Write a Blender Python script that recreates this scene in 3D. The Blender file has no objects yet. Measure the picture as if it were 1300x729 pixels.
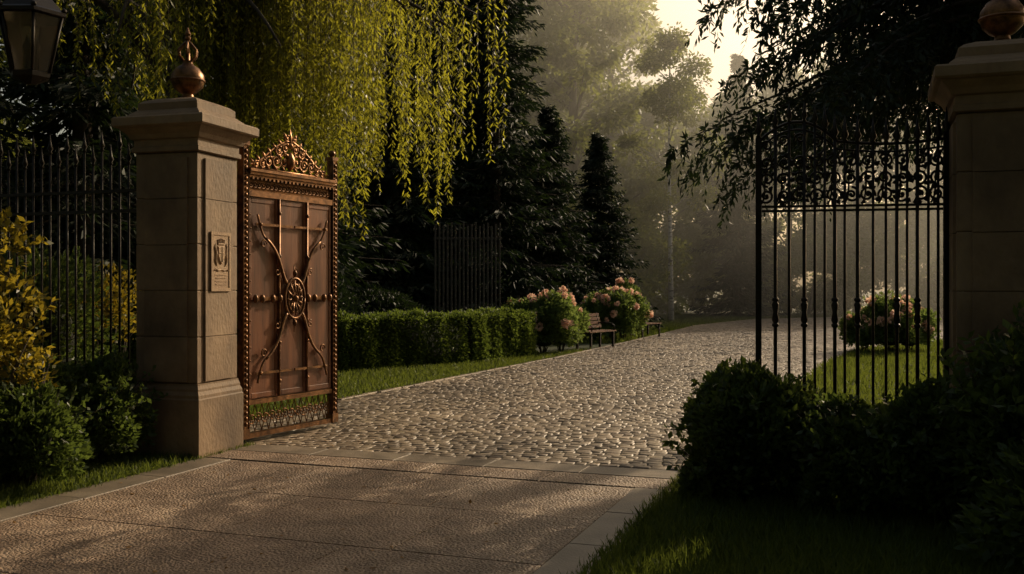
import bpy, math, numpy as np
from mathutils import Vector
R=np.random.RandomState
scene=bpy.context.scene
# ------------------------------------------------------------------ materials
def newmat(name):
    m=bpy.data.materials.new(name); m.use_nodes=True
    nt=m.node_tree; nt.nodes.clear()
    out=nt.nodes.new('ShaderNodeOutputMaterial')
    return m,nt,out
def N(nt,t,**k):
    n=nt.nodes.new(t)
    for a,b in k.items(): setattr(n,a,b)
    return n
def ramp(nt,stops):
    r=nt.nodes.new('ShaderNodeValToRGB'); e=r.color_ramp.elements
    while len(e)<len(stops): e.new(0.5)
    for i,(p,c) in enumerate(stops):
        e[i].position=p; e[i].color=(c[0],c[1],c[2],1)
    return r
def mat_leaf(name,c1,c2,tc,fac=0.35,rough=0.55,big=0.6):
    m,nt,out=newmat(name)
    g=N(nt,'ShaderNodeNewGeometry')
    tco=N(nt,'ShaderNodeTexCoord'); no=N(nt,'ShaderNodeTexNoise'); no.inputs['Scale'].default_value=big; no.inputs['Detail'].default_value=2
    nt.links.new(tco.outputs['Object'],no.inputs['Vector'])
    add=N(nt,'ShaderNodeMath',operation='ADD'); nt.links.new(g.outputs['Random Per Island'],add.inputs[0]); nt.links.new(no.outputs['Fac'],add.inputs[1])
    mu=N(nt,'ShaderNodeMath',operation='MULTIPLY_ADD'); nt.links.new(add.outputs[0],mu.inputs[0]); mu.inputs[1].default_value=0.7; mu.inputs[2].default_value=-0.2
    r=ramp(nt,[(0,c1),(1,c2)]); nt.links.new(mu.outputs[0],r.inputs[0])
    p=N(nt,'ShaderNodeBsdfPrincipled'); p.inputs['Roughness'].default_value=rough; p.inputs['Specular IOR Level'].default_value=0.3
    nt.links.new(r.outputs[0],p.inputs['Base Color'])
    t=N(nt,'ShaderNodeBsdfTranslucent')
    mc=N(nt,'ShaderNodeMixRGB',blend_type='MIX'); mc.inputs[0].default_value=0.75; mc.inputs[2].default_value=(*tc,1); nt.links.new(r.outputs[0],mc.inputs[1]); nt.links.new(mc.outputs[0],t.inputs['Color'])
    mx=N(nt,'ShaderNodeMixShader'); mx.inputs[0].default_value=fac
    nt.links.new(p.outputs[0],mx.inputs[1]); nt.links.new(t.outputs[0],mx.inputs[2]); nt.links.new(mx.outputs[0],out.inputs['Surface'])
    return m
def mat_noise(name,stops,scale=5,detail=6,rough=0.7,bump=0.3,bscale=40,metal=0.0,stretch=(1,1,1),island=0.0,bdist=0.01,spec=0.4,vor=0,stain=0):
    m,nt,out=newmat(name)
    tco=N(nt,'ShaderNodeTexCoord'); mp=N(nt,'ShaderNodeMapping'); mp.inputs['Scale'].default_value=stretch
    nt.links.new(tco.outputs['Object'],mp.inputs['Vector'])
    no=N(nt,'ShaderNodeTexNoise'); no.inputs['Scale'].default_value=scale; no.inputs['Detail'].default_value=detail; no.inputs['Roughness'].default_value=0.6
    nt.links.new(mp.outputs[0],no.inputs['Vector'])
    src=no.outputs['Fac']
    if island>0:
        g=N(nt,'ShaderNodeNewGeometry')
        a=N(nt,'ShaderNodeMath',operation='MULTIPLY_ADD'); nt.links.new(g.outputs['Random Per Island'],a.inputs[0]); a.inputs[1].default_value=island; 
        s=N(nt,'ShaderNodeMath',operation='SUBTRACT'); nt.links.new(src,s.inputs[0]); s.inputs[1].default_value=island/2
        nt.links.new(s.outputs[0],a.inputs[2]); src=a.outputs[0]
    r=ramp(nt,stops); nt.links.new(src,r.inputs[0]); col=r.outputs[0]
    if stain>0:
        n3=N(nt,'ShaderNodeTexNoise'); n3.inputs['Scale'].default_value=.55; n3.inputs['Detail'].default_value=7; n3.inputs['Roughness'].default_value=.65; nt.links.new(tco.outputs['Object'],n3.inputs['Vector'])
        r3=ramp(nt,[(.36,(1-stain,)*3),(.62,(1.0,)*3)]); nt.links.new(n3.outputs['Fac'],r3.inputs[0])
        mm=N(nt,'ShaderNodeMixRGB',blend_type='MULTIPLY'); mm.inputs[0].default_value=1; nt.links.new(col,mm.inputs[1]); nt.links.new(r3.outputs[0],mm.inputs[2]); col=mm.outputs[0]
    p=N(nt,'ShaderNodeBsdfPrincipled'); p.inputs['Metallic'].default_value=metal; p.inputs['Specular IOR Level'].default_value=spec
    nt.links.new(col,p.inputs['Base Color'])
    rr=N(nt,'ShaderNodeMapRange'); rr.inputs['To Min'].default_value=max(0.05,rough-0.12); rr.inputs['To Max'].default_value=min(1,rough+0.12)
    nt.links.new(no.outputs['Fac'],rr.inputs['Value']); nt.links.new(rr.outputs[0],p.inputs['Roughness'])
    b=N(nt,'ShaderNodeBump'); b.inputs['Strength'].default_value=bump; b.inputs['Distance'].default_value=bdist
    n2=N(nt,'ShaderNodeTexNoise'); n2.inputs['Scale'].default_value=bscale; n2.inputs['Detail'].default_value=5
    nt.links.new(mp.outputs[0],n2.inputs['Vector'])
    h=n2.outputs['Fac']
    if vor>0:
        v=N(nt,'ShaderNodeTexVoronoi'); v.inputs['Scale'].default_value=vor; nt.links.new(mp.outputs[0],v.inputs['Vector'])
        sb=N(nt,'ShaderNodeMath',operation='SUBTRACT'); nt.links.new(h,sb.inputs[0]); nt.links.new(v.outputs['Distance'],sb.inputs[1]); h=sb.outputs[0]
    nt.links.new(h,b.inputs['Height']); nt.links.new(b.outputs[0],p.inputs['Normal'])
    nt.links.new(p.outputs[0],out.inputs['Surface'])
    return m

M_bark=mat_noise('bark',[(0.3,(.03,.022,.015)),(0.7,(.09,.07,.05))],4,8,.9,.8,18,stretch=(3,3,.6),bdist=.03)
M_birch=mat_noise('birch_bark',[(0.38,(.05,.045,.04)),(0.48,(.5,.47,.42))],3,6,.8,.3,20,stretch=(1,1,4))
M_spruce=mat_leaf('spruce_needles',(.008,.015,.007),(.022,.036,.013),(.05,.085,.02),.16)
M_darkleaf=mat_leaf('shrub_leaves',(.020,.036,.012),(.075,.11,.026),(.18,.25,.04),.36,.42,1.6)
M_hedge=mat_leaf('hedge_leaves',(.03,.055,.012),(.09,.14,.028),(.24,.32,.045),.40,.42,1.2)
M_tree=mat_leaf('tree_leaves',(.04,.06,.015),(.13,.16,.03),(.42,.45,.08),.5,.5,.3)
M_willow=mat_leaf('willow_leaves',(.018,.028,.006),(.12,.145,.018),(.56,.54,.045),.5,.42,.9)
M_gold=mat_leaf('golden_leaves',(.025,.045,.008),(.19,.15,.018),(.62,.46,.04),.42,.4,3.0)
M_rose=mat_leaf('rose_leaves',(.045,.08,.025),(.13,.19,.05),(.32,.42,.09),.45,.45,1.5)
M_petal=mat_leaf('rose_petals',(.84,.50,.38),(.93,.72,.55),(.95,.66,.48),.45,.5)
M_grassb=mat_leaf('grass_blades',(.022,.042,.010),(.085,.12,.028),(.27,.33,.045),.38,.5,.8)
M_litter=mat_leaf('litter_leaves',(.10,.05,.015),(.30,.17,.05),(.4,.22,.05),.2,.6)
M_lawn=mat_noise('lawn_soil',[(0.3,(.02,.028,.009)),(0.7,(.055,.075,.02))],2,8,.9,.8,30,bdist=.03)
M_core=mat_noise('dark_core',[(0.3,(.008,.012,.005)),(0.7,(.02,.026,.010))],8,3,.95,.5,20)  # near-black filler for the solid cores inside bushes and hedge
M_stone=mat_noise('sandstone',[(0.22,(.11,.066,.036)),(0.5,(.27,.176,.10)),(0.8,(.42,.295,.18))],1.9,11,.72,.5,32,bdist=.014,island=.14,stretch=(1,1,.6),stain=.5)
M_plaque=mat_noise('plaque_stone',[(0.3,(.24,.145,.078)),(0.7,(.40,.265,.15))],9,6,.7,.5,60,bdist=.01)
M_cob=mat_noise('cobble_stone',[(0.2,(.14,.105,.07)),(0.5,(.255,.195,.135)),(0.8,(.40,.315,.215))],3,8,.48,.6,60,island=.30,bdist=.006,spec=.5,stain=.4)
M_joint=mat_noise('joint_dirt',[(0.3,(.07,.054,.037)),(0.7,(.16,.125,.085))],6,6,.95,.6,40)
M_slab=mat_noise('paving_slab',[(0.25,(.15,.096,.062)),(0.5,(.33,.225,.15)),(0.75,(.54,.39,.27))],3.5,15,.48,1.0,75,island=.10,bdist=.013,vor=48,spec=.5,stain=.5)
M_thr=mat_noise('threshold_stone',[(0.3,(.14,.11,.08)),(0.7,(.32,.255,.185))],3,10,.5,.5,60,island=.14,bdist=.008,spec=.5,stain=.45)
M_iron=mat_noise('wrought_iron',[(0.3,(.008,.007,.006)),(0.7,(.03,.022,.015))],12,5,.42,.3,90,metal=.6,bdist=.004)
M_bronze=mat_noise('aged_bronze',[(0.3,(.05,.024,.011)),(0.7,(.26,.125,.05))],14,5,.38,.4,90,metal=.8,bdist=.004)
M_crest=mat_noise('gilded_bronze',[(0.3,(.12,.052,.02)),(0.7,(.46,.225,.09))],14,5,.4,.4,90,metal=.75,bdist=.004)
M_wood=mat_noise('door_wood',[(0.25,(.06,.017,.006)),(0.5,(.18,.055,.016)),(0.8,(.36,.125,.038))],2.0,12,.44,.4,20,stretch=(4,4,.35),bdist=.004,spec=.35,stain=.4)
M_oldwood=mat_noise('weathered_wood',[(0.3,(.04,.034,.026)),(0.7,(.12,.10,.075))],4,8,.8,.4,30,stretch=(5,5,.5))
M_glass,nt,out=newmat('lamp_glass'); p=N(nt,'ShaderNodeBsdfPrincipled'); p.inputs['Base Color'].default_value=(.22,.17,.11,1); p.inputs['Roughness'].default_value=.2; p.inputs['Transmission Weight'].default_value=.75; nt.links.new(p.outputs[0],out.inputs['Surface'])

# ------------------------------------------------------------------ mesh helpers
def mk_mesh(name,V,F,mats,midx=None,smooth=False):
    me=bpy.data.meshes.new(name)
    V=np.asarray(V,dtype=np.float32); F=np.asarray(F,dtype=np.int32)
    me.vertices.add(len(V)); me.vertices.foreach_set('co',V.ravel())
    k=F.shape[1]; me.loops.add(F.size); me.loops.foreach_set('vertex_index',F.ravel())
    me.polygons.add(len(F)); me.polygons.foreach_set('loop_start',np.arange(0,F.size,k,dtype=np.int32))
    for m in mats: me.materials.append(m)
    if midx is not None: me.polygons.foreach_set('material_index',np.asarray(midx,dtype=np.int32))
    me.update(calc_edges=True); me.validate()
    me.polygons.foreach_set('use_smooth',np.full(len(me.polygons),smooth))
    return me
def addobj(name,me,loc=(0,0,0),rz=0,sc=(1,1,1),parent=None):
    o=bpy.data.objects.new(name,me); scene.collection.objects.link(o)
    o.location=loc; o.rotation_euler=(0,0,rz); o.scale=sc
    if parent: o.parent=parent
    return o
def unit(a): return a/(np.linalg.norm(a,axis=1,keepdims=True)+1e-9)
def leafquads(C,D,L,W,rs,flat=None):
    n=len(C); D=unit(D); rnd=rs.normal(size=(n,3)) if flat is None else flat+rs.normal(size=(n,3))*.35
    S=unit(np.cross(D,rnd)); Nn=np.cross(D,S)
    L=np.broadcast_to(np.asarray(L,float).reshape(-1,1),(n,1)); W=np.broadcast_to(np.asarray(W,float).reshape(-1,1),(n,1))
    V=np.stack([C,C+D*L*.5+S*W*.5+Nn*W*.15,C+D*L,C+D*L*.5-S*W*.5+Nn*W*.15],1).reshape(-1,3)
    F=np.arange(n*4).reshape(n,4)
    return V,F
class MB:
    def __init__(s): s.V=[];s.F=[];s.M=[];s.S=[];s.n=0
    def add(s,v,f,m=0,sm=False):
        v=[tuple(map(float,x)) for x in v]; s.V+=v
        for q in f: s.F.append(tuple(i+s.n for i in q)); s.M.append(m); s.S.append(sm)
        s.n+=len(v)
    def box(s,c,d,m=0,rz=0):
        cx,cy,cz=c; x,y,z=d[0]/2,d[1]/2,d[2]/2; co,si=math.cos(rz),math.sin(rz); v=[]
        for k in (-z,z):
            for (a,b) in ((-x,-y),(x,-y),(x,y),(-x,y)): v.append((cx+a*co-b*si,cy+a*si+b*co,cz+k))
        s.add(v,[(3,2,1,0),(4,5,6,7),(0,1,5,4),(1,2,6,5),(2,3,7,6),(3,0,4,7)],m)
    def tube(s,P,r,m=0,seg=6,sm=True):
        P=np.asarray(P,float); n=len(P)
        r=np.broadcast_to(np.asarray(r,float),(n,))
        T=np.gradient(P,axis=0); T=unit(T)
        if np.ptp(P[:,1])<1e-4: ref=np.array([0,1.,0])
        else: ref=np.eye(3)[np.argmin(np.abs(P[-1]-P[0]))]
        A=unit(np.cross(T,ref)); B=np.cross(T,A)
        an=np.linspace(0,2*math.pi,seg,endpoint=False)
        v=(P[:,None,:]+r[:,None,None]*(A[:,None,:]*np.cos(an)[None,:,None]+B[:,None,:]*np.sin(an)[None,:,None])).reshape(-1,3)
        f=[]
        for i in range(n-1):
            for j in range(seg):
                k=(j+1)%seg; f.append((i*seg+j,i*seg+k,(i+1)*seg+k,(i+1)*seg+j))
        f.append(tuple(range(seg-1,-1,-1))); f.append(tuple((n-1)*seg+j for j in range(seg)))
        s.add(v,f,m,sm)
    def lathe(s,prof,c=(0,0,0),m=0,seg=20,rot=0,sm=True):
        v=[];f=[];n=len(prof)
        for r,z in prof:
            for j in range(seg):
                a=rot+2*math.pi*j/seg; v.append((c[0]+r*math.cos(a),c[1]+r*math.sin(a),c[2]+z))
        for i in range(n-1):
            for j in range(seg):
                k=(j+1)%seg; f.append((i*seg+j,i*seg+k,(i+1)*seg+k,(i+1)*seg+j))
        f.append(tuple(range(seg-1,-1,-1))); f.append(tuple((n-1)*seg+j for j in range(seg)))
        s.add(v,f,m,sm)
    def sq(s,prof,c=(0,0,0),m=0): s.lathe([(h*math.sqrt(2),z) for h,z in prof],c,m,4,math.pi/4,False)
    def ball(s,c,r,m=0,seg=8,sz=1.0):
        pr=[(max(.001,r*math.sin(a)),-r*sz*math.cos(a)) for a in np.linspace(0.05,math.pi-.05,max(5,seg//2+2))]
        s.lathe(pr,c,m,seg)
    def mesh(s,name,mats):
        me=bpy.data.meshes.new(name); me.from_pydata(s.V,[],s.F)
        for m in mats: me.materials.append(m)
        me.polygons.foreach_set('material_index',s.M); me.polygons.foreach_set('use_smooth',s.S); me.update(); return me
    def obj(s,name,mats,loc=(0,0,0),rz=0,bevel=0,parent=None):
        o=addobj(name,s.mesh(name,mats),loc,rz,parent=parent)
        if bevel: 
            b=o.modifiers.new('Bevel','BEVEL'); b.width=bevel; b.segments=2; b.limit_method='ANGLE'
        return o
def combine(name,mb,lv,lf,mats,lm):
    base=len(mb.V)
    V=np.concatenate([np.array(mb.V,float).reshape(-1,3),lv]) if base else lv
    me=bpy.data.meshes.new(name)
    lens=[len(f) for f in mb.F]+[4]*len(lf)
    flat=np.concatenate([np.array([i for f in mb.F for i in f],dtype=np.int32),(lf+base).ravel().astype(np.int32)])
    me.vertices.add(len(V)); me.vertices.foreach_set('co',V.astype(np.float32).ravel())
    me.loops.add(len(flat)); me.loops.foreach_set('vertex_index',flat)
    me.polygons.add(len(lens)); me.polygons.foreach_set('loop_start',np.concatenate([[0],np.cumsum(lens)[:-1]]).astype(np.int32))
    for m in mats: me.materials.append(m)
    me.polygons.foreach_set('material_index',np.concatenate([np.array(mb.M,dtype=np.int32),np.asarray(lm,dtype=np.int32)]).astype(np.int32))
    me.update(calc_edges=True); me.validate()
    return me
def spiral(cx,cz,r0,r1,a0,turns,n=26,y=0):
    t=np.linspace(0,1,n); a=a0+turns*2*math.pi*t; r=r0+(r1-r0)*t
    return np.stack([cx+r*np.cos(a),np.full(n,y),cz+r*np.sin(a)],1)
def bez(p,n=16,y=0):
    p=[np.array(q,float) for q in p]; t=np.linspace(0,1,n)[:,None]
    q=(1-t)**3*p[0]+3*(1-t)**2*t*p[1]+3*(1-t)*t*t*p[2]+t**3*p[3]
    return np.stack([q[:,0],np.full(n,y),q[:,1]],1)
def inpoly(P,poly):
    x,y=P[:,0],P[:,1]; c=np.zeros(len(P),bool); n=len(poly)
    for i in range(n):
        x1,y1=poly[i]; x2,y2=poly[(i+1)%n]
        if y1==y2: continue
        k=((y1>y)!=(y2>y))&(x<(x2-x1)*(y-y1)/(y2-y1)+x1); c^=k
    return c

# ------------------------------------------------------------------ layout frame of the entrance
TH=math.radians(-20); u=np.array([math.cos(TH),math.sin(TH)]); v=np.array([-math.sin(TH),math.cos(TH)]); O=np.array([-.24,9.06])
def ab(a,b): return O+a*u+b*v

# ------------------------------------------------------------------ ground
mb=MB(); mb.add([(-400,-400,0),(400,-400,0),(400,400,0),(-400,400,0)],[(0,1,2,3)]); mb.obj('ground',[M_lawn])

drive=[tuple(ab(-2.55,0)),(-3.2,11.6),(-2.43,13.9),(.87,22),(3.15,28.2),(5.1,33.7),(7.6,41),(12,49),(20,54),(34,57),(34,44),(22,39),(13.5,30),(8.9,25.6),(6.24,20.2),tuple(ab(1.95,0))]
drv=MB(); drv.add([(x,y,.004) for x,y in drive],[tuple(range(len(drive)))])
rs=R(3); C=[];HX=[];HY=[]
row=0; b=.07
while b<62:
    bw=.105+rs.rand()*.018; a=-8-rs.rand()*.2
    n=380
    w=.105+rs.rand(n)*.075; ac=a+np.cumsum(w)-w/2
    bb=b+bw/2+.05*np.sin(ac*.9+b*.35)
    P=O+ac[:,None]*u+bb[:,None]*v
    k=inpoly(P,drive)&(bb>bw*.5)
    C.append(P[k]);HX.append(w[k]/2-.0035);HY.append(np.full(k.sum(),bw/2-.0035)); b+=bw; row+=1
C=np.concatenate(C);HX=np.concatenate(HX);HY=np.concatenate(HY); n=len(C)
g=np.array([-1,-.84,.84,1]); gx,gy=np.meshgrid(g,g); gx=gx.ravel();gy=gy.ravel()
inner=(np.abs(gx)<.9)&(np.abs(gy)<.9); corner=(np.abs(gx)>.9)&(np.abs(gy)>.9)
hx=HX[:,None]*gx[None,:]*np.where(corner,.95,1)[None,:]+rs.normal(size=(n,16))*.003
hy=HY[:,None]*gy[None,:]*np.where(corner,.95,1)[None,:]+rs.normal(size=(n,16))*.0026
ht=.0185+rs.rand(n,1)*.005; tx=rs.normal(size=(n,1))*.03; ty=rs.normal(size=(n,1))*.04
z=np.where(inner[None,:],ht+hx*tx+hy*ty,.0135)
V=np.stack([C[:,0:1]+hx*u[0]+hy*v[0],C[:,1:2]+hx*u[1]+hy*v[1],z],2).reshape(-1,3)
q=np.array([(r*4+c,r*4+c+1,(r+1)*4+c+1,(r+1)*4+c) for r in range(3) for c in range(3)])
F=(np.arange(n)[:,None,None]*16+q[None]).reshape(-1,4)
me=mk_mesh('cobblestones',V,F,[M_cob],smooth=True)
par=bpy.data.objects.new('cobblestone_driveway',None); scene.collection.objects.link(par)
drv.obj('joint_bed',[M_joint],parent=par); addobj('cobblestones',me,parent=par)

# foreground paving
par=bpy.data.objects.new('paved_forecourt',None); scene.collection.objects.link(par)
mb=MB(); pts=[ab(-2.52,0),ab(-2.52,-22),ab(1.88,-22),ab(1.88,0)]
mb.add([(p[0],p[1],.005) for p in pts],[(0,1,2,3)]); mb.obj('bed',[M_joint],parent=par)
sl=MB(); ed=MB(); rs=R(5)
def slab(mbx,a0,a1,b0,b1,zt,m=0,g=.004):
    c=ab((a0+a1)/2,(b0+b1)/2); mbx.box((c[0],c[1],zt/2+.004),(a1-a0-2*g,b1-b0-2*g,zt),m,TH)
bb=-.78; i=0
while bb>-20:
    L=1.15
    off=[-2.18,-.95+.5*(i%2)-.2,.45+.3*(i%2)-.15,1.56]
    for j in range(3): slab(sl,off[j],off[j+1],bb-L,bb,.022+rs.rand()*.003)
    bb-=L;i+=1
a=-.78
while a>-20:
    slab(ed,1.56,1.86,a-.9,a,.028+rs.rand()*.003); slab(ed,-2.5,-2.18,a-.9,a,.028+rs.rand()*.003); a-=.9
for k in range(5):
    w=4.36/5; slab(ed,-2.5+k*w,-2.5+(k+1)*w,-.36,0,.032+rs.rand()*.003)
for k in range(4):
    w=4.36/4; slab(ed,-2.5+k*w,-2.5+(k+1)*w,-.78,-.36,.03+rs.rand()*.003,1)
sl.obj('slabs',[M_slab],bevel=.004,parent=par); ed.obj('edging',[M_thr,M_slab],bevel=.006,parent=par)
kb=MB(); rs=R(8)
def kerbline(pts,w=.09,h=.035):
    for (x0,y0),(x1,y1) in zip(pts[:-1],pts[1:]):
        L=math.hypot(x1-x0,y1-y0); n=max(1,int(L/.35)); an=math.atan2(y1-y0,x1-x0)
        for k in range(n):
            t=(k+.5)/n; kb.box((x0+(x1-x0)*t+rs.normal()*.01,y0+(y1-y0)*t,h/2+rs.rand()*.004),(L/n-.012,w,h),0,an+rs.normal()*.04)
kerbline([drive[i] for i in range(2,9)]); kerbline([(13.5,30),(8.9,25.6),(6.24,20.2),tuple(ab(1.98,.1))])
kb.obj('kerb',[M_cob],bevel=.008)

# ------------------------------------------------------------------ pillars
def pillar(plaque):
    m=MB()
    m.sq([(.375,0),(.375,.56),(.365,.575)]); m.sq([(.368,.575),(.368,.60),(.352,.635),(.352,.655),(.34,.69),(.34,.705)])
    z=.707; rs=R(4)
    for h in (.43,.43,.43,.43,.42):
        j=rs.rand()*.002
        m.sq([(.322+j,z),(.328+j,z+.008),(.328+j,z+h-.010),(.322+j,z+h-.003)]); z+=h
    for sx,sy in ((1,0),(-1,0),(0,1),(0,-1)):
        zz=.72
        for h in (.42,.43,.42,.43,.38):
            m.box((sx*.336,sy*.336,zz+h/2),(.03 if sx else .46,.03 if sy else .46,h-.006)); zz+=h
    z=2.85
    m.sq([(.335,z),(.36,z+.01),(.36,z+.05),(.345,z+.06),(.345,z+.12),(.37,z+.13),(.39,z+.17),(.43,z+.21),(.44,z+.225),(.47,z+.23),(.485,z+.245),(.485,z+.315),(.47,z+.33)])
    m.sq([(.40,z+.332),(.38,z+.36),(.33,z+.40),(.32,z+.405),(.32,z+.47),(.28,z+.50),(.20,z+.53)])
    m.lathe([(.10,0),(.10,.03),(.06,.05),(.05,.08),(.09,.10),(.14,.15),(.158,.21),(.15,.27),(.11,.33),(.06,.36),(.045,.38),(.05,.40)],(0,0,3.37),2)
    m.lathe([(.161,0),(.168,.01),(.161,.02)],(0,0,3.57),2)
    for k in range(6):
        a=k*math.pi/3; P=[(.03*math.cos(a),.03*math.sin(a),3.76),(.085*math.cos(a),.085*math.sin(a),3.81),(.095*math.cos(a),.095*math.sin(a),3.87),(.04*math.cos(a),.04*math.sin(a),3.93),(0.004*math.cos(a),.004*math.sin(a),3.97)]
        m.tube(P,[.014,.014,.012,.012,.008],3,5)
    m.ball((0,0,3.99),.03,3); m.lathe([(.02,0),(.03,.03),(.001,.1)],(0,0,4.0),3,8)
    if plaque:
        X=.353
        m.box((X,0,1.84),(.02,.33,.56),1)
        for (y,zc,w,h) in ((0,2.105,.33,.03),(0,1.575,.33,.03),(-.15,1.84,.03,.5),(.15,1.84,.03,.5)): m.box((X+.008,y,zc),(.018,w,h),1)
        sh=[(-.06,1.99),(.06,1.99),(.062,1.90),(.035,1.84),(0,1.81),(-.035,1.84),(-.062,1.90)]
        n=len(sh); m.add([(X+.010,y,z) for y,z in sh]+[(X+.024,y*.85,1.90+(z-1.90)*.85) for y,z in sh],[tuple(range(n,2*n))]+[(i,(i+1)%n,n+(i+1)%n,n+i) for i in range(n)],1)
        m.tube([(X+.024,0,1.98),(X+.026,0,1.84)],.005,1,4); m.tube([(X+.024,-.045,1.92),(X+.024,.045,1.92)],.005,1,4)
        m.box((X+.013,0,2.01),(.014,.11,.014),1)
        for k in range(-2,3): m.tube([(X+.014,k*.024,2.015),(X+.015,k*.026,2.05-abs(k)*.006)],[.007,.004],1,5); m.ball((X+.014,k*.026,2.055-abs(k)*.006),.008,1,6)
        for sgn in (-1,1):
            m.tube([(X+.012,sgn*.07,1.80),(X+.014,sgn*.095,1.85),(X+.014,sgn*.08,1.92),(X+.012,sgn*.10,1.98),(X+.012,sgn*.085,2.01)],[.006,.012,.014,.012,.005],1,5)
            m.tube([(X+.012,0,1.765),(X+.014,sgn*.05,1.755),(X+.014,sgn*.09,1.77),(X+.012,sgn*.115,1.755)],.009,1,4)
        for k in range(4): m.box((X+.011,0,1.715-k*.03),(.007,.20-.03*(k%2),.010),1)
    return m
lp=pillar(True).obj('stone_gate_pillar',[M_stone,M_plaque,M_bronze,M_bronze],(-3.115,9.565,0),math.radians(-16.5),bevel=.006)
rp=pillar(False).obj('stone_gate_pillar',[M_stone,M_plaque,M_bronze,M_bronze],(3.62,7.35,0),math.radians(-20),bevel=.006)

# ------------------------------------------------------------------ left gate leaf (timber and bronze)
par=bpy.data.objects.new('ornate_wooden_gate',None); scene.collection.objects.link(par)
par.location=(-2.73,9.98,0.02); par.rotation_euler=(0,0,math.atan2(.886,.463))
L=1.53; m=MB(); w=MB(); c=MB()
for x in (.045,L-.045):
    m.box((x,0,1.53),(.075,.08,2.96)); m.box((x,0,3.03),(.10,.10,.04)); m.ball((x,0,3.09),.04,0,10); m.box((x,0,.10),(.10,.10,.10))
    z=.2
    while z<2.98:
        m.ball((x,-.042,z),.018,0,6,1.3); m.ball((x,.042,z),.018,0,6,1.3); z+=.055
    for s in (-1,1): m.tube([(x+s*.036,-.042,.1),(x+s*.036,-.042,3.0)],.008,0,4)
for z,h,d in ((.075,.05,.07),(.41,.05,.07),(2.53,.06,.09)): m.box((L/2,0,z),(L-.18,d,h))
m.box((L/2,0,2.735),(L-.16,.14,.03)); m.box((L/2,0,2.765),(L-.13,.18,.028)); m.box((L/2,0,2.70),(L-.18,.10,.035))
m.box((L/2,0.01,2.62),(L-.18,.04,.12))
k=.11
while k<L-.10:
    m.tube(spiral(k+.02,2.62,.03,.03,0,1,10,-.025),.007,0,4); m.ball((k+.02,-.02,2.62),.012,0,6)
    m.box((k+.02,-.055,2.685),(.025,.02,.025)); k+=.062
k=.12; i=0
while k<L-.14:
    s=1 if i%2 else -1
    m.tube(spiral(k+.05,.24,.015,.062,0,1.6*s,24),.008,0,4)
    m.tube(bez([(k,.11),(k+.03,.2),(k+.07,.28),(k+.10,.38)]),.007,0,4); m.tube(bez([(k+.1,.11),(k+.07,.2),(k+.03,.28),(k,.38)]),.007,0,4)
    m.ball((k,0,.24),.014,0,6); k+=.102; i+=1
x0,x1=.09,L-.09; bw=(x1-x0)/3
for j in range(3):
    cx=x0+bw*(j+.5)
    w.box((cx,.0,1.47),(bw-.006,.045,2.06))
    for s in (-1,1): w.box((cx+s*(bw/2-.03),-.026,1.47),(.032,.008,2.04))
    for z in (.475,2.465): w.box((cx,-.026,z),(bw-.10,.007,.05))
for j in (1,2): 
    X=x0+bw*j; m.tube([(X,-.045,.44),(X,-.045,2.5)],.013,0,6)
    for z in (.6,1.0,1.9,2.35): m.ball((X,-.05,z),.022,0,8)
for j in range(3):
    for s in (-1,1):
        for z in np.arange(.56,2.45,.135): m.ball((x0+bw*(j+.5)+s*(bw/2-.03),-.031,z),.008,0,6)
cx,cz=L/2,1.46
for r,t in ((.185,.015),(.13,.012),(.05,.012)): m.tube(np.stack([cx+r*.85*np.cos(np.linspace(0,2*math.pi,28)),np.full(28,-.065),cz+r*1.15*np.sin(np.linspace(0,2*math.pi,28))],1),t,0,5)
for k in range(12):
    a=k*math.pi/6; m.tube([(cx+.04*math.cos(a),-.07,cz+.05*math.sin(a)),(cx+.09*math.cos(a+.15),-.075,cz+.12*math.sin(a+.15)),(cx+.145*math.cos(a),-.067,cz+.195*math.sin(a))],[.006,.014,.005],0,5)
m.ball((cx,-.075,cz),.035,0,8)
for s in (-1,1):
    m.ball((cx,-.065,cz+s*.265),.024,0,8,1.6); m.tube([(cx,-.055,cz+s*.2),(cx,-.055,cz+s*.36)],[.012,.005],0,5)
    for q in (-1,1):
        P=bez([(cx+s*.12,cz+q*.16),(cx+s*.22,cz+q*.26),(cx+s*.20,cz+q*.48),(cx+s*.44,cz+q*.62)],22,-.055); n=len(P)
        m.tube(P,np.linspace(.022,.014,n),0,6)
        P=bez([(cx+s*.44,cz+q*.62),(cx+s*.50,cz+q*.67),(cx+s*.52,cz+q*.74),(cx+s*.56,cz+q*.86)],14,-.05); m.tube(P,.012,0,5)
        m.tube(spiral(cx+s*.475,cz+q*.56,.05,.012,0,1.1,16,-.055),.009,0,4)
        m.tube(spiral(cx+s*.265,cz+q*.28,.045,.012,1,1.1*s,16,-.055),.009,0,4)
    m.box((cx+s*.42,-.05,cz),(.40,.02,.04)); 
    for d in (.23,.34,.50,.6): m.ball((cx+s*d,-.06,cz),.030,0,8,1.5)
    for z in (2.22,.70): m.box((cx+s*.30,-.046,z),(.56,.014,.026)); m.ball((cx+s*.52,-.055,z),.022,0,8)
B=2.78
c.tube(bez([(.12,B+.05),(.35,B+.06),(.45,B+.30),(cx,B+.36)],20),.013,0,5); c.tube(bez([(L-.12,B+.05),(L-.35,B+.06),(L-.45,B+.30),(cx,B+.36)],20),.013,0,5)
c.tube([(.1,0,B+.02),(L-.1,0,B+.02)],.014,0,5)
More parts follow.
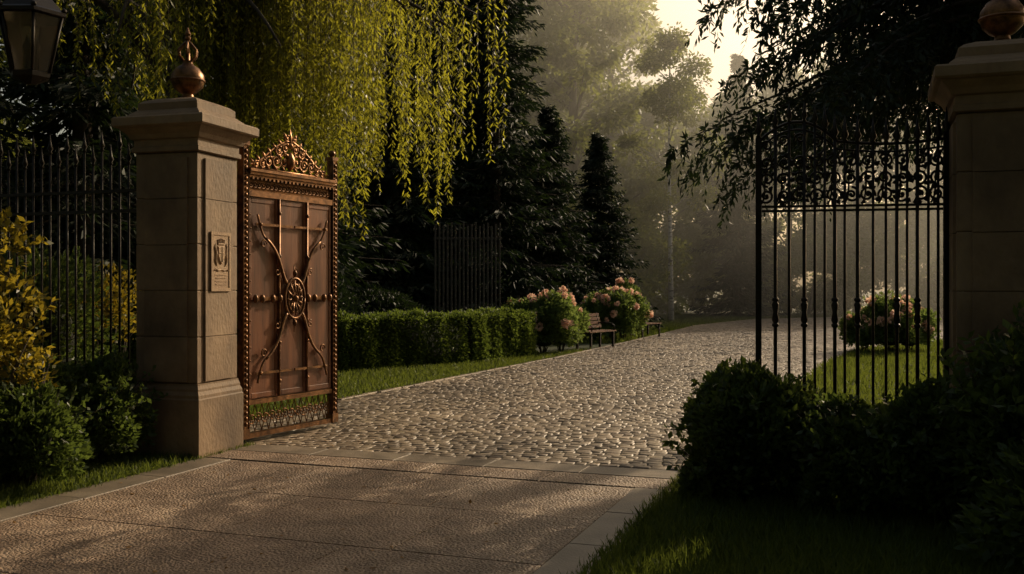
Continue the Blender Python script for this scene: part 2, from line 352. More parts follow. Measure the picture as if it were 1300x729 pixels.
for s in (-1,1):
    for (dx,dz,r,t) in ((.10,.13,.08,1.4),(.22,.12,.075,-1.5),(.34,.10,.06,1.4),(.44,.075,.045,-1.4),(.53,.06,.035,1.3),(.08,.27,.055,1.5),(.19,.235,.05,-1.5),(.06,.38,.035,1.2)):
        c.tube(spiral(cx+s*dx,B+dz,.012,r,0 if s>0 else math.pi,t*s,24),.012,0,5); c.ball((cx+s*dx,0,B+dz),.02,0,6)
        for a in (.6,2.2,4.0):
            c.tube([(cx+s*dx+r*.7*math.cos(a),0,B+dz+r*.7*math.sin(a)),(cx+s*dx+r*1.05*math.cos(a+.4),-.008,B+dz+r*1.05*math.sin(a+.4)),(cx+s*dx+r*1.25*math.cos(a+.9),0,B+dz+r*1.2*math.sin(a+.9))],[.005,.017,.004],0,5)
    for k in range(7):
        t=k/6; X=cx+s*(.06+.5*t); Z=B+.38-.33*t**.8
        c.tube([(X,0,Z-.03),(X+s*.02,0,Z+.03),(X+s*.045,0,Z+.06)],[.012,.016,.004],0,5)
c.lathe([(.01,0),(.05,.05),(.055,.12),(.03,.18),(.015,.2)],(cx,0,B+.04),0,10)
c.ball((cx,0,B+.31),.035,0,8); c.tube([(cx,0,B+.3),(cx,0,B+.40),(cx,0,B+.49)],[.014,.024,.003],0,6)
m.obj('bronze_framework',[M_bronze],parent=par); c.obj('crest',[M_crest],parent=par); w.obj('timber_boards',[M_wood,M_iron],bevel=.004,parent=par)

# ------------------------------------------------------------------ right gate leaf (open iron work)
m=MB(); L=1.40
def spear(m,x,z,s=1.0,y=0):
    m.lathe([(.010*s,0),(.018*s,.01),(.010*s,.025),(.024*s,.055),(.013*s,.095),(.001,.15*s+.02)],(x,y,z),0,6)
def topz(x):
    t=x/L
    if t<.42: return 2.74+.16*math.sin(math.pi*t/.42)**.8
    return 2.74-.03*math.sin(math.pi*(t-.42)/.58)
m.box((0.0,0,1.45),(.045,.045,2.66)); m.box((L,0,1.45),(.042,.042,2.66)); spear(m,0,2.78,1.3); spear(m,L,2.78,1.3)
for z in (.16,2.20,2.235,.55): m.box((L/2,0,z),(L-.05,.03,.018 if z>2 else .03))
T=np.linspace(0,L,50); m.tube(np.stack([T,np.zeros(50),[topz(x) for x in T]],1),.013,0,5); m.tube(np.stack([T,np.zeros(50),[topz(x)-.06 for x in T]],1),.008,0,4)
xs=[.13,.235,.35,.43,.505,.58,.655,.75,.865,.96,1.04,1.115,1.19,1.27,1.34]
for i,x in enumerate(xs):
    thick=i in (0,2,5,7,10,12)
    m.tube([(x,0,.16),(x,0,topz(x))],.0145 if thick else .011,0,6)
    if thick:
        for z in (1.30,1.50): m.ball((x,0,z),.028,0,8,.8)
        m.lathe([(.012,0),(.028,.04),(.018,.10),(.028,.16),(.012,.2)],(x,0,1.30),0,8)
    spear(m,x,topz(x),1.3 if x>.5 else 1.0)
rs=R(9)
for i in range(11):
    x=.065+i*(L-.13)/10; s=1 if i%2 else -1
    for zc,r in ((2.32,.062),(2.45,.058),(2.58,.055)):
        m.tube(spiral(x+s*.005,zc,.010,r,rs.rand()*6,1.55*s,26),.0095,0,4); s=-s
        m.ball((x,0,zc),.016,0,6)
        for k in range(4):
            a=rs.rand()*6.28; m.tube([(x+.04*math.cos(a),0,zc+.04*math.sin(a)),(x+.065*math.cos(a+.3),.004,zc+.065*math.sin(a+.3)),(x+.09*math.cos(a+.2),0,zc+.085*math.sin(a+.2))],[.005,.018,.003],0,4)
    if x<.56: m.tube(spiral(x,2.69+.08*math.sin(math.pi*x/.59),.01,.045,1,1.4*s,20),.009,0,4)
    m.tube(bez([(x-.05,2.25),(x+.02,2.32),(x-.06,2.5),(x+.05,2.68)]),.007,0,4)
for k in range(12): m.tube(spiral(.06+k*.116,.35,.012,.05,0,1.4*(1 if k%2 else -1),20),.007,0,4)
m.obj('wrought_iron_gate',[M_iron],(1.956,7.9,0),math.atan2(-.27,1.364))

# ------------------------------------------------------------------ iron fences
def fence(name,p0,p1,H=2.95):
    m=MB(); Lf=math.hypot(p1[0]-p0[0],p1[1]-p0[1])
    for z in (.2,.32,2.35,2.55): m.box((Lf/2,0,z),(Lf,.03,.03))
    k=.07;i=0
    while k<Lf:
        zt=H if i%2 else H-.14
        m.tube([(k,0,.05),(k,0,zt)],.012,0,6); spear(m,k,zt,1.3)
        if i%2: m.tube(spiral(k+.055,2.45,.035,.035,0,1,12),.006,0,4)
        else:
            m.tube(spiral(k+.055,2.66,.01,.045,0,1.3,14),.006,0,4)
        k+=.11;i+=1
    for k in np.arange(0,Lf+.1,2.4): m.box((min(k,Lf),0,1.52),(.06,.06,3.04)); m.ball((min(k,Lf),0,3.1),.06,0,8)
    m.obj(name,[M_iron],(p0[0],p0[1],0),math.atan2(p1[1]-p0[1],p1[0]-p0[0]))
fence('iron_fence',(-3.5,9.7),(-3.5-.94*7.2,9.7+.342*7.2)); fence('iron_fence',(4.05,7.2),(4.05+.94*6,7.2-.342*6))

m=MB()
for k in range(17): m.box((k*.108,0,1.66+.05*math.sin(k*2.1)),(.045,.025,3.25),0)
for z in (.6,2.9): m.box((.87,.03,z),(1.85,.04,.06),0)
m.obj('wooden_slat_fence',[M_oldwood],(-2.05,26.6,0),.1,bevel=.004)

# ------------------------------------------------------------------ street lamp
m=MB()
m.lathe([(.13,0),(.13,.12),(.09,.18),(.07,.5),(.05,.6),(.04,3.3),(.055,3.35),(.035,3.4),(.03,3.75),(.001,3.85)],(-.95,0,0),0,12)
m.tube([(-.95,0,3.35),(-.75,0,3.62),(-.4,0,3.72),(-.1,0,3.68),(0,0,3.56)],.022,0,8); m.tube(spiral(-.7,3.45,.02,.12,0,1.5,24),.012,0,5)
m.tube([(0,0,3.60),(0,0,3.42)],.012,0,6); m.ball((0,0,3.43),.035,0,8)
m.lathe([(.20,3.20),(.215,3.205),(.215,3.225),(.19,3.24),(.12,3.32),(.07,3.36),(.04,3.41)],(0,0,0),0,6,0,False)
m.lathe([(.03,2.80),(.07,2.82),(.115,2.84),(.12,2.865),(.11,2.87)],(0,0,0),0,6,0,False)
m.lathe([(.105,2.872),(.178,3.198)],(0,0,0),1,6,0,False)
for k in range(6):
    a=k*math.pi/3; m.tube([(.113*math.cos(a),.113*math.sin(a),2.87),(.187*math.cos(a),.187*math.sin(a),3.20)],.010,0,5)
    m.ball((.20*math.cos(a),.20*math.sin(a),3.24),.018,0,6)
m.lathe([(.025,2.88),(.025,3.0),(.03,3.03),(.001,3.1)],(0,0,0),0,8)
m.obj('street_lamp',[M_iron,M_glass],(-2.9,6.0,0.02),0)

# ------------------------------------------------------------------ benches
def bench():
    m=MB()
    for y in (-.6,.6):
        m.box((.2,y,.21),(.05,.05,.42),0); m.box((-.2,y,.21),(.05,.05,.42),0); m.box((0,y,.41),(.46,.05,.04),0)
        m.tube([(-.2,y,.42),(-.25,y,.65),(-.32,y,.92)],.022,0,6); m.tube([(.22,y,.42),(.24,y,.58),(.15,y,.64),(-.26,y,.66)],.018,0,6)
    for k in range(5): m.box((.2-.1*k,0,.447),(.085,1.4,.03),1)
    for k in range(4): m.box((-.225-.026*k,0,.56+.1*k),(.025,1.4,.08),1)
    return m
bm=bench().mesh('park_bench',[M_iron,mat_noise('bench_wood',[(0.3,(.10,.045,.025)),(0.7,(.25,.12,.06))],5,6,.5,.3,30,stretch=(4,.5,4))])
addobj('park_bench',bm,(2.18,26.0,0),math.radians(-34)); addobj('park_bench',bm,(4.2,31.4,0),math.radians(-34))

# ------------------------------------------------------------------ vegetation
def spruce(name,H,Rr,z0,seed,whorl=.34,nb=8,npt=15,nq=6,ql=.36,qw=.085,power=.85):
    rs=R(seed); mb=MB(); mb.tube([(0,0,0),(0,0,H*.5),(0,0,H*.98)],[H*.014+.05,H*.008+.03,.01],0,8)
    Cs=[];Ds=[];Ls=[]
    z=z0
    while z<H*.985:
        f=1-(z-z0)/(H-z0); r0=Rr*f**power+.12
        for k in range(nb):
            a=rs.rand()*6.283; r=r0*(.55+.6*rs.rand()); d=np.array([math.cos(a),math.sin(a),0]); s=np.array([-d[1],d[0],0])
            t=np.linspace(.08,1,npt)[:,None]
            zz=z+rs.normal()*.1
            P=d*r*t+np.array([0,0,1])*(zz-.42*r*t+.20*r*t**3)
            if f>.3 and k%2==0: mb.tube([(0,0,zz),tuple(P[npt//2]),tuple(P[-1])],[.03,.018,.006],0,4)
            for j in range(nq):
                sg=rs.choice([-1,1],size=(npt,1)); wid=(1-t*.75)*r*.42*rs.rand(npt,1)
                Cs.append(P+s*sg*wid+rs.normal(size=P.shape)*.03-np.array([0,0,1])*wid*.35)
                Ds.append(d*.8+s*sg*.7+np.array([0,0,-.55])+rs.normal(size=P.shape)*.35); Ls.append(ql*(.55+.7*rs.rand(npt))*(.5+.5*f))
        z+=whorl*(.6+.5*f)
    C=np.concatenate(Cs);D=np.concatenate(Ds);Lq=np.concatenate(Ls)
    V,F=leafquads(C,D,Lq,qw*(Lq/ql),rs)
    return combine(name,mb,V,F,[M_bark,M_spruce],np.ones(len(F)))
def decid(name,H,cr,z0,seed,nclump=80,nl=260,ls=.22,mat=None,bark=None,cs=.75,tr=.2):
    rs=R(seed); mb=MB(); mat=mat or M_tree; bark=bark or M_bark
    bend=rs.normal(size=2)*.3
    mb.tube([(0,0,0),(bend[0]*.5,bend[1]*.5,H*.3),(bend[0],bend[1],H*.6),(bend[0]*.5,0,H*.93)],[tr,tr*.75,tr*.45,.03],0,8)
    Cs=[];Ds=[]
    for i in range(nclump):
        h=rs.rand()**.8; z=z0+(H-z0)*h
        rad=cr*math.sin(math.pi*min(1,max(0.05,(h*.88+.14))))**.7*(.35+.65*rs.rand()**.6); a=rs.rand()*6.283
        c=np.array([rad*math.cos(a),rad*math.sin(a),z])
        if i%3==0:
            zb=max(z0*.7,z-rad*.7); mb.tube([(bend[0]*zb/H,bend[1]*zb/H,zb),(c[0]*.5,c[1]*.5,(zb+z)/2+.1),tuple(c)],[tr*.3,tr*.17,.015],0,5)
        n=int(nl*(.5+rs.rand())); k=cs*(.6+.7*rs.rand())
        d=unit(rs.normal(size=(n,3)))*(rs.rand(n,1)**.45)*np.array([k,k,k*.6])
        Cs.append(c+d); Ds.append(unit(d)+rs.normal(size=(n,3))*.6+np.array([0,0,-.4]))
    C=np.concatenate(Cs);D=np.concatenate(Ds)
    V,F=leafquads(C,D,ls*(.6+.8*rs.rand(len(C))),ls*.55,rs)
    return combine(name,mb,V,F,[bark,mat],np.ones(len(F)))
def lump(d,rs,amp,freq):
    f=np.zeros(len(d))
    for k in range(5):
        w=rs.normal(size=3)*freq; f+=np.sin(d@w+rs.rand()*6.28)
    return 1+amp*f/2.2
def bush(name,blobs,n,L,W,mat,seed,up=.3,flowers=0,pet=None,core=True,stems=True,fr=.055,shell=.3,sprig=0,la=.14):
    rs=R(seed); mb=MB(); Cs=[];Ds=[]; tot=sum(b[3]*b[4] for b in blobs); fl=[]
    for (x,y,z,r,h) in blobs:
        k=int(n*r*h/tot)
        d=unit(rs.normal(size=(k,3))); d[:,2]=np.where(d[:,2]<-.5,-d[:,2],d[:,2])
        sd_=int(abs(x*97+y*31)*10)%9999
        r2=R(sd_); lf=lump(d,r2,la,3.2)*lump(d,r2,.08,8)
        rad=(1-shell*rs.rand(k)**1.6)*lf+ (rs.rand(k)<.05)*rs.rand(k)*.14
        P=np.array([x,y,z])+d*rad[:,None]*np.array([r,r,h]); P[:,2]=np.where(P[:,2]<.02,.02+rs.rand(k)*.25,P[:,2])
        Cs.append(P); Ds.append(d+rs.normal(size=(k,3))*.6+np.array([0,0,up]))
        for q in range(int(sprig*r*h/tot)):
            dd=unit(rs.normal(size=(1,3)))[0]; dd[2]=abs(dd[2])*.8+.2; p0=np.array([x,y,z])+dd*.85*np.array([r,r,h]); ln=.12+.2*rs.rand(); dr=unit((dd+rs.normal(size=3)*.3+np.array([0,0,.6]))[None])[0]
            mm=14; t=np.linspace(0,1,mm)[:,None]; T=p0+dr*ln*t+np.array([0,0,-.05])*t*t; mb.tube([tuple(T[0]),tuple(T[7]),tuple(T[-1])],[.004,.003,.0015],0,4)
            Cs.append(T); Ds.append(dr*.6+rs.normal(size=(mm,3))*.8)
        if core:
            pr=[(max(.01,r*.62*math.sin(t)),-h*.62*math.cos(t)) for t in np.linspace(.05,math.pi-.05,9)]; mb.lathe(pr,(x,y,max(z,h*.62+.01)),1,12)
        if stems:
            for q in range(9):
                a=rs.rand()*6.28; mb.tube([(x+.04*math.cos(a),y+.04*math.sin(a),0),(x+r*.35*math.cos(a),y+r*.35*math.sin(a),z*.8),(x+r*.8*math.cos(a),y+r*.8*math.sin(a),z+h*.6*rs.rand())],[.014,.010,.004],0,5)
        if flowers:
            kf=int(flowers*r*h/tot); d=unit(rs.normal(size=(kf,3))*.8+np.array([.2,-.35,1.0])); d[:,2]=np.abs(d[:,2])
            fl.append(np.array([x,y,z])+d*(lump(d,R(sd_),la,3.2)*(1.03+.12*rs.rand(kf)))[:,None]*np.array([r,r,h]))
    C=np.concatenate(Cs);D=np.concatenate(Ds)
    V,F=leafquads(C,D,L*(.6+.8*rs.rand(len(C))),W*(.7+.6*rs.rand(len(C))),rs); lm=np.full(len(F),2)
    if fl:
        FC=np.concatenate(fl); q=26; P=np.repeat(FC,q,0); dd=unit(rs.normal(size=(len(P),3))); s=np.repeat(fr*(.6+.8*rs.rand(len(FC))),q)
        V2,F2=leafquads(P+dd*s[:,None]*.35,dd+rs.normal(size=dd.shape)*.5,s*1.0,s*1.1,rs)
        V=np.concatenate([V,V2]); F=np.concatenate([F,F2+len(F)*4]); lm=np.concatenate([lm,np.full(len(F2),3)])
    return addobj(name,combine(name,mb,V,F,[M_bark,M_core,mat,pet or M_petal],lm))

sA=spruce('spruce_tree',17,3.0,.8,1); sB=spruce('spruce_tree',14,2.6,.6,2); sC=spruce('spruce_tree',7.4,2.0,.2,3,whorl=.2,nb=10,npt=13,nq=5,ql=.26,qw=.075,power=.75)
rz=0
for me,x,y,s in ((sA,-.55,31.5,.95),(sA,-3.6,30,.98),(sB,-2.2,32.5,1.15),(sA,-6.6,27.5,1.05),(sB,-9.8,25,1.1),(sA,-12.5,21,1.0),(sB,-5.0,23.5,.9),(sC,3.15,36.0,.98),(sC,1.25,33.5,1.05),(sB,-8.2,19,1.0),(sB,-11,16.5,.95),(sA,-15,15,1),(sB,11.8,52,1.0),(sA,26.5,58,1.1),(sB,-1.6,36,1.2)):
    rz+=1.3; addobj('spruce_tree',me,(x,y,-.05),rz,(s,s,s))
def weeping(name,seed):
    rs=R(seed); mb=MB(); H=15; mb.tube([(0,0,0),(0,0,6),(0,0,H)],[.30,.22,.03],0,10); Cs=[];Ds=[]
    for i in range(84):
        low=i<60
        z=(3.9+2.6*(i/60)) if low else 6.5+8*((i-60)/24)
        f=1-(z-3.3)/12.5
        a=math.radians(190+rs.normal()*42) if low else rs.rand()*6.283
        if low and i%4==0: a=rs.rand()*6.283
        r=(3.6*f+.8)*(.62+.48*rs.rand()); d=np.array([math.cos(a),math.sin(a),0]); s=np.array([-d[1],d[0],0])
        n=24; t=np.linspace(.12,1,n)[:,None]
        P=d*r*t+np.array([0,0,1])*(z+.12*r*t-.40*r*t**2.0)+s*.2*np.sin(t*3+rs.rand()*6)+rs.normal(size=(n,3))*.015
        mb.tube([(0,0,z)]+[tuple(p) for p in P[::4]],[.05,.045,.038,.03,.022,.014,.008][:len(P[::4])+1],0,5)
        for j in range(n):
            for sg in (-1,1,-1,1,-1):
                ln=(.18+.55*rs.rand())*(1-.5*t[j,0])*(.6+.4*f); m=12
                q=np.linspace(0.04,1,m)[:,None]; dr=d*(.2+.5*rs.rand())+s*sg*(.3+.7*rs.rand())+rs.normal(size=3)*.15
                T=P[j]+dr*ln*q+np.array([0,0,-1])*(ln*(.8+1.0*rs.rand())*q**1.4)
                Cs.append(T); Ds.append(dr*.5+np.array([0,0,-1.1])*q+rs.normal(size=T.shape)*.5)
    C=np.concatenate(Cs);D=np.concatenate(Ds); V,F=leafquads(C,D,.10*(.7+.6*rs.rand(len(C))),.032,rs)
    return combine(name,mb,V,F,[M_bark,M_spruce],np.ones(len(F)))
addobj('weeping_conifer_tree',weeping('weeping_conifer_tree',21),(6.1,10.6,0))
def willow(seed):
    rs=R(seed); mb=MB(); mb.tube([(0,0,0),(.1,0,2.5),(.3,-.1,5)],[.42,.33,.24],0,10)
    Cs=[];Ds=[]
    tips=[]
    for i in range(46):
        a=rs.rand()*6.283 if i<14 else math.radians(-24+rs.normal()*28); r=(5.0 if i>=14 else 3.6)*(.45+.55*rs.rand()); H=6.2+3.0*rs.rand()
        p0=np.array([.3,-.1,4+rs.rand()*1.5]); p1=np.array([r*.4*math.cos(a),r*.4*math.sin(a),H+.4]); p2=np.array([r*math.cos(a),r*math.sin(a),H-1.0-rs.rand()])
        t=np.linspace(0,1,14)[:,None]; P=(1-t)**2*p0+2*(1-t)*t*p1*1.0+t*t*p2
        mb.tube(P,np.linspace(.09,.015,14),0,5)
        for k in range(18):
            q=P[4+rs.randint(10)]+rs.normal(size=3)*np.array([.16,.16,.12]); tips.append(q)
    for q in tips:
        zb=2.25+1.1*abs(math.sin(q[0]*2.1+1)*math.cos(q[1]*1.7))+2.1*rs.rand()**1.1+max(0,2.4-q[0])*.55
        if q[2]-zb<.6: continue
        ln=min(q[2]-zb,3.4+rs.rand()*1.6); n=int(ln/.05); t=np.linspace(0,1,n)[:,None]
        sway=np.array([rs.normal()*.16,rs.normal()*.16,0])
        P=q+np.array([0,0,-ln])*t+sway*np.sin(t*2.2)
        mb.tube([tuple(P[0]),tuple(P[n//2]),tuple(P[-1])],[.005,.004,.002],0,3)
        for sg in range(2):
            an=rs.rand(n)*6.28; d=np.stack([np.cos(an),np.sin(an),-.7-.9*rs.rand(n)],1); Cs.append(P+rs.normal(size=P.shape)*.02); Ds.append(d)
    C=np.concatenate(Cs);D=np.concatenate(Ds); V,F=leafquads(C,D,.09*(.6+.8*rs.rand(len(C))),.028,rs)
    return combine('willow_tree',mb,V,F,[M_bark,M_willow],np.ones(len(F)))
addobj('willow_tree',willow(5),(-5.2,15.0,0))
addobj('birch_tree',decid('birch_tree',13,2.2,5,31,50,220,.17,M_tree,M_birch,.7,.13),(7.2,45,0))
# tall unseen trees, added off frame so their trunks stripe the forecourt with shadow
caster=decid('shadow_tree',21,2.6,12.6,77,36,100,.24,M_tree,M_bark,.75,.30)
addobj('shadow_tree',caster,(12.1,20.4,0),.4); addobj('shadow_tree',caster,(13.35,20.6,0),2.1,(.9,.9,1.0)); addobj('shadow_tree',caster,(15.2,21.6,0),4.1,(1.1,1.1,1.04))
dA=decid('wood_tree',21,4.6,3,41,150,170,.30,cs=1.0,tr=.35); dB=decid('wood_tree',17,4.2,2.5,42,120,170,.30,cs=.95,tr=.3); dC=decid('wood_tree',24,5.0,4,43,160,170,.32,cs=1.05,tr=.4)
dS=decid('understory',5,3.4,.1,44,60,220,.24,cs=1.0,tr=.12)
par=bpy.data.objects.new('distant_trees',None); scene.collection.objects.link(par)
rs=R(12)
lst=[(dC,-2,52,1),(dA,3.2,52,1.08),(dA,6.0,60,.98),(dB,10.2,66,.90),(dB,14.2,66,.86),(dB,13,58,.76),(dB,17.2,62,.86),(dA,21.5,62,.9),(dC,26.5,66,.9),(dB,31,62,1.05),(dC,-8,56,1),(dA,-13,48,1),(dC,-17,40,1),(dA,-20,32,1.1),(dC,-19,18,.9),
     (dA,4,70,1.15),(dA,0,66,1.2),
     (dC,-14,6,.8),(dA,-15,-3,.9),(dC,-11,-11,.9),(dA,-4,-14,1),(dC,3,-15,.95),(dA,10,-13,1),(dC,16,-7,.9),(dA,17,1,.8)]
for me,x,y,s in lst: addobj('tree',me,(x,y,-.1),rs.rand()*6.28,(s,s,s*(.95+.1*rs.rand())),parent=par)
for x in np.arange(-34,46,3.6):
    yy=57+3*math.sin(x) if x>6 else 46+2*math.sin(x*1.3)
    s=.8+.4*rs.rand(); addobj('understory',dS,(x,yy,-.1),rs.rand()*6.28,(s,s,s),parent=par)
for (x,y) in ((52,36),(-10,31),(-4,36),(-14,27),(-17,21),(1,42),(-12,-8),(-6,-12),(0,-13),(6,-13),(12,-10),(15,-4)):
    s=.85+.4*rs.rand(); addobj('understory',dS,(x,y,-.1),rs.rand()*6.28,(s,s,s),parent=par)

# hedge
rs=R(17)
hp=np.array([(-8,15.9),(-3.3,19.0),(-1.2,20.9),(0.15,23.0)]); mb=MB(); Hh=1.0; Wd=.85
Cs=[];Ds=[]
for i in range(3):
    a=hp[i];b_=hp[i+1]; d=(b_-a); Ls=np.linalg.norm(d); d/=Ls; nn=np.array([d[1],-d[0]])
    an=math.atan2(d[1],d[0]); mid=(a+b_)/2
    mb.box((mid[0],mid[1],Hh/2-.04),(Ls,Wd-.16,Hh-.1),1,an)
    k=int(Ls*9500); s=rs.rand(k)*Ls; per=rs.rand(k)*(2*Hh+Wd)
    off=np.where(per<Hh,Wd/2,np.where(per<Hh+Wd,Wd/2-(per-Hh),-Wd/2)); zz=np.where(per<Hh,per,np.where(per<Hh+Wd,Hh,2*Hh+Wd-per))
    nrm=np.where(per<Hh,1,np.where(per<Hh+Wd,0,-1))
    jit=rs.normal(size=k)*.03+.04*np.sin(s*3.1+zz*3)+.025*np.sin(s*11+off*9)-.04*rs.rand(k)
    xy=a+s[:,None]*d+(off+nrm*jit)[:,None]*nn; z=zz+(nrm==0)*jit
    Cs.append(np.stack([xy[:,0],xy[:,1],np.maximum(z,.02)],1)); Ds.append(np.stack([nn[0]*nrm,nn[1]*nrm,(nrm==0)*1.0],1)+rs.normal(size=(k,3))*.7+np.array([0,0,.3]))
k=6000; e=hp[3]; off=(rs.rand(k)-.5)*Wd; z=rs.rand(k)*Hh; xy=e+off[:,None]*nn+d*(rs.normal(size=k)*.03)[:,None]
Cs.append(np.stack([xy[:,0],xy[:,1],z],1)); Ds.append(np.array([d[0],d[1],.3])+rs.normal(size=(k,3))*.7)
C=np.concatenate(Cs);D=np.concatenate(Ds); V,F=leafquads(C,D,.065*(.6+.8*rs.rand(len(C))),.038,rs)
addobj('clipped_hedge',combine('clipped_hedge',mb,V,F,[M_bark,M_core,M_hedge],np.full(len(F),2)))

bush('rose_bush',[(.75,23.9,.62,.72,.72),(.45,24.3,.55,.6,.62),(1.2,24.5,.6,.58,.68)],30000,.085,.055,M_rose,51,flowers=44,fr=.085,shell=.45,la=.2,sprig=60)
bush('rose_bush',[(2.85,29.3,.68,.75,.80),(3.35,29.9,.72,.66,.82),(2.4,29.0,.55,.55,.7)],30000,.09,.06,M_rose,52,flowers=48,fr=.095,shell=.45,la=.2,sprig=60)
bush('rose_bush',[(9.2,24.2,.62,.7,.72),(9.8,24.6,.5,.55,.6),(8.7,24.6,.45,.5,.5)],28000,.085,.055,M_rose,53,flowers=54,fr=.09,shell=.45,la=.2,sprig=60)
bush('boxwood_shrub',[(1.78,7.35,.42,.44,.44),(2.1,7.6,.34,.33,.36),(1.5,7.25,.2,.24,.24)],24000,.062,.036,M_darkleaf,61,shell=.45,la=.26,sprig=200)
bush('boxwood_shrub',[(2.45,6.85,.34,.46,.38),(2.9,6.6,.40,.44,.40)],28000,.058,.034,M_darkleaf,62,shell=.45,la=.26,sprig=200)
bush('laurel_shrub',[(3.25,6.25,.6,.5,.62),(3.7,6.5,.7,.5,.75),(3.2,5.5,.35,.5,.35)],26000,.085,.038,M_darkleaf,63,shell=.5,la=.26,sprig=200)
bush('boxwood_shrub',[(-3.75,8.85,.40,.50,.42),(-4.3,8.5,.42,.55,.45),(-4.9,8.9,.42,.5,.45)],38000,.055,.032,M_darkleaf,64,shell=.4,la=.22,sprig=200)
bush('boxwood_shrub',[(-3.85,7.85,.34,.42,.36),(-4.4,7.6,.4,.45,.42)],22000,.055,.032,M_darkleaf,69,shell=.4,la=.22,sprig=120)
bush('golden_shrub',[(-4.05,7.85,1.15,.32,.5),(-4.2,7.95,1.75,.28,.42),(-4.35,8.0,.95,.4,.45),(-3.85,7.95,.85,.18,.25)],1700,.065,.036,M_gold,65,core=False,shell=.98,sprig=75)
bush('golden_shrub',[(-4.9,12.2,1.2,.5,.6),(-5.9,12.2,1.3,.5,.7)],2600,.075,.04,M_gold,66,core=False,shell=.95)
bush('laurel_shrub',[(-5.3,11.0,1.0,.7,1.0),(-6.4,11.4,1.1,.8,1.1),(-7.6,11.8,1.1,.8,1.1)],22000,.08,.04,M_darkleaf,67,shell=.5,la=.2)
bush('laurel_shrub',[(-4.6,21.4,1.0,1.3,.9),(-6.6,20.2,1.2,1.4,1.2),(-3.0,23.4,.8,1.1,.8)],24000,.10,.05,M_spruce,68,shell=.5,la=.2)

def blades(name,P,h,seed,w=.007):
    rs=R(seed); n=len(P); hh=h*(.5+.9*rs.rand(n)); a=rs.rand(n)*6.28; l=rs.rand(n)*.6*hh; b=rs.rand(n)*6.28
    s=np.stack([np.cos(a),np.sin(a),np.zeros(n)],1)*w; base=np.stack([P[:,0],P[:,1],np.zeros(n)],1)
    tip=base+np.stack([l*np.cos(b),l*np.sin(b),hh],1); mid=base+np.stack([l*.3*np.cos(b),l*.3*np.sin(b),hh*.6],1)
    V=np.stack([base-s,base+s,mid+s*.7,tip,mid-s*.7],1).reshape(-1,3); F=np.arange(n*5).reshape(n,5)
    return mk_mesh(name,V,F,[M_grassb])
def region(n,x0,x1,y0,y1,poly_ex,rs,cond=None):
    P=np.stack([x0+(x1-x0)*rs.rand(n),y0+(y1-y0)*rs.rand(n)],1)
    for p in poly_ex: P=P[~inpoly(P,p)]
    if cond is not None: P=P[cond(P)]
    return P
fore=[tuple(ab(-2.52,.01)),tuple(ab(-2.52,-22)),tuple(ab(1.88,-22)),tuple(ab(1.88,.01))]
rs=R(71); par=bpy.data.objects.new('grass',None); scene.collection.objects.link(par)
ex=[fore,drive]
addobj('tuft_blades',blades('grass_near',region(90000,0,5,4.3,8.8,ex,rs),.11,1,.005),parent=par)
addobj('tuft_blades',blades('grass_side',region(50000,-7,-2.8,4.6,9.6,ex,rs),.08,2,.005),parent=par)
addobj('tuft_blades',blades('grass_verge',region(110000,-6,3.5,11,29,ex,rs,lambda P:(P[:,0]>-6)&((P[:,1]-12)*.75-4.8<P[:,0]+3)),.08,3,.009),parent=par)
addobj('tuft_blades',blades('grass_island',region(110000,3,20,11,30,ex,rs),.09,4,.011),parent=par)
addobj('tuft_blades',blades('grass_far',region(90000,-2,24,28,56,ex,rs),.12,5,.02),parent=par)
rs=R(72)
t=rs.rand(6000); aa=np.where(rs.rand(6000)<.5,1.84,-2.5)+rs.normal(size=6000)*.035; bb=-t*6; P=O+aa[:,None]*u+bb[:,None]*v
addobj('tuft_blades',blades('grass_edge',P,.06,7,.004),parent=par)
k=260; P=O+((rs.rand(k)*5.6-3.2)[:,None])*u+((rs.rand(k)*11-5)[:,None])*v; C=np.stack([P[:,0],P[:,1],np.full(k,.036)],1)
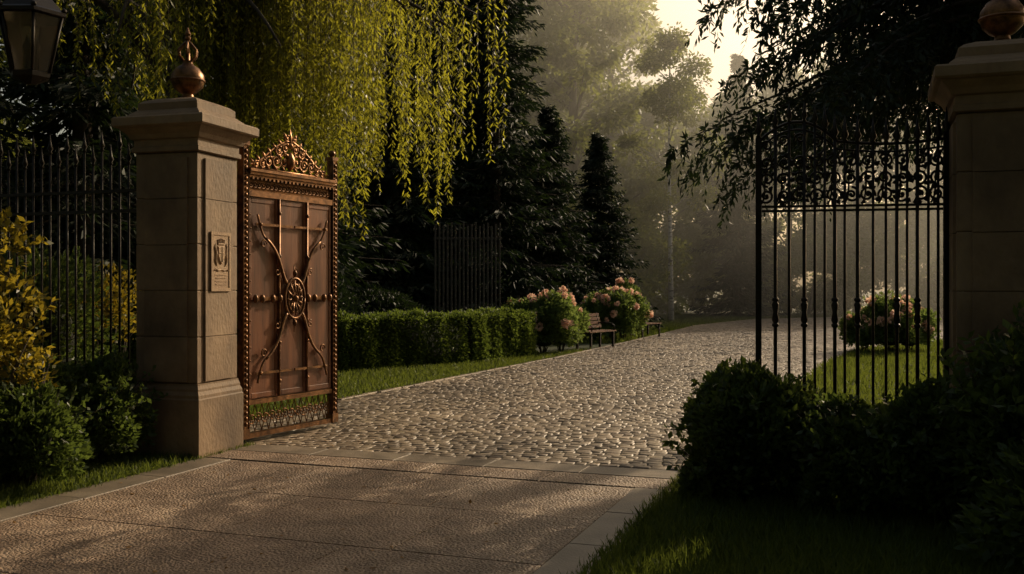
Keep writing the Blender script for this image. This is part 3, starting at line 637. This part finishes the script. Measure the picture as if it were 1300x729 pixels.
D=rs.normal(size=(k,3))*np.array([1,1,.12]); V,F=leafquads(C,D,.045*(.6+.8*rs.rand(k)),.026,rs,flat=np.array([0,0,2.0]))
addobj('fallen_leaves',mk_mesh('fallen_leaves',V,F,[M_litter]))

# ------------------------------------------------------------------ morning haze
mb=MB(); mb.box((15,57,12.5),(50,42,26)); hz=mb.obj('morning_haze',[])
m,nt,out=newmat('haze'); vs=N(nt,'ShaderNodeVolumeScatter'); vs.inputs['Density'].default_value=.019; vs.inputs['Anisotropy'].default_value=.62; vs.inputs['Color'].default_value=(1,.97,.82,1)
nt.links.new(vs.outputs[0],out.inputs['Volume']); hz.data.materials.append(m)

# ------------------------------------------------------------------ light
AZ=math.radians(43); EL=math.radians(25)
sd=Vector((math.sin(AZ)*math.cos(EL),math.cos(AZ)*math.cos(EL),math.sin(EL)))
sl=bpy.data.lights.new('sun','SUN'); sl.energy=5; sl.angle=math.radians(.5); sl.color=(1,.80,.52)
so=bpy.data.objects.new('sun',sl); scene.collection.objects.link(so); so.rotation_euler=sd.to_track_quat('Z','Y').to_euler(); so.location=(20,10,30)
w=bpy.data.worlds.new('World'); scene.world=w; w.use_nodes=True; nt=w.node_tree
sk=nt.nodes.new('ShaderNodeTexSky'); sk.sky_type='NISHITA'; sk.sun_disc=False; sk.sun_elevation=EL; sk.sun_rotation=AZ; sk.dust_density=5; sk.air_density=1.0
mx=nt.nodes.new('ShaderNodeMixRGB'); mx.blend_type='MULTIPLY'; mx.inputs[0].default_value=1; mx.inputs[2].default_value=(1,.87,.68,1)
nt.links.new(sk.outputs[0],mx.inputs[1]); nt.links.new(mx.outputs[0],nt.nodes['Background'].inputs[0]); nt.nodes['Background'].inputs[1].default_value=.13
scene.view_settings.view_transform='Standard'; scene.view_settings.look='None'; scene.view_settings.exposure=0
cam=bpy.data.cameras.new('camera'); cam.lens=35; cam.sensor_width=36; cam.clip_end=2000
co=bpy.data.objects.new('camera',cam); scene.collection.objects.link(co); co.location=(0,0,1.6); co.rotation_euler=(math.pi/2,0,0); scene.camera=co
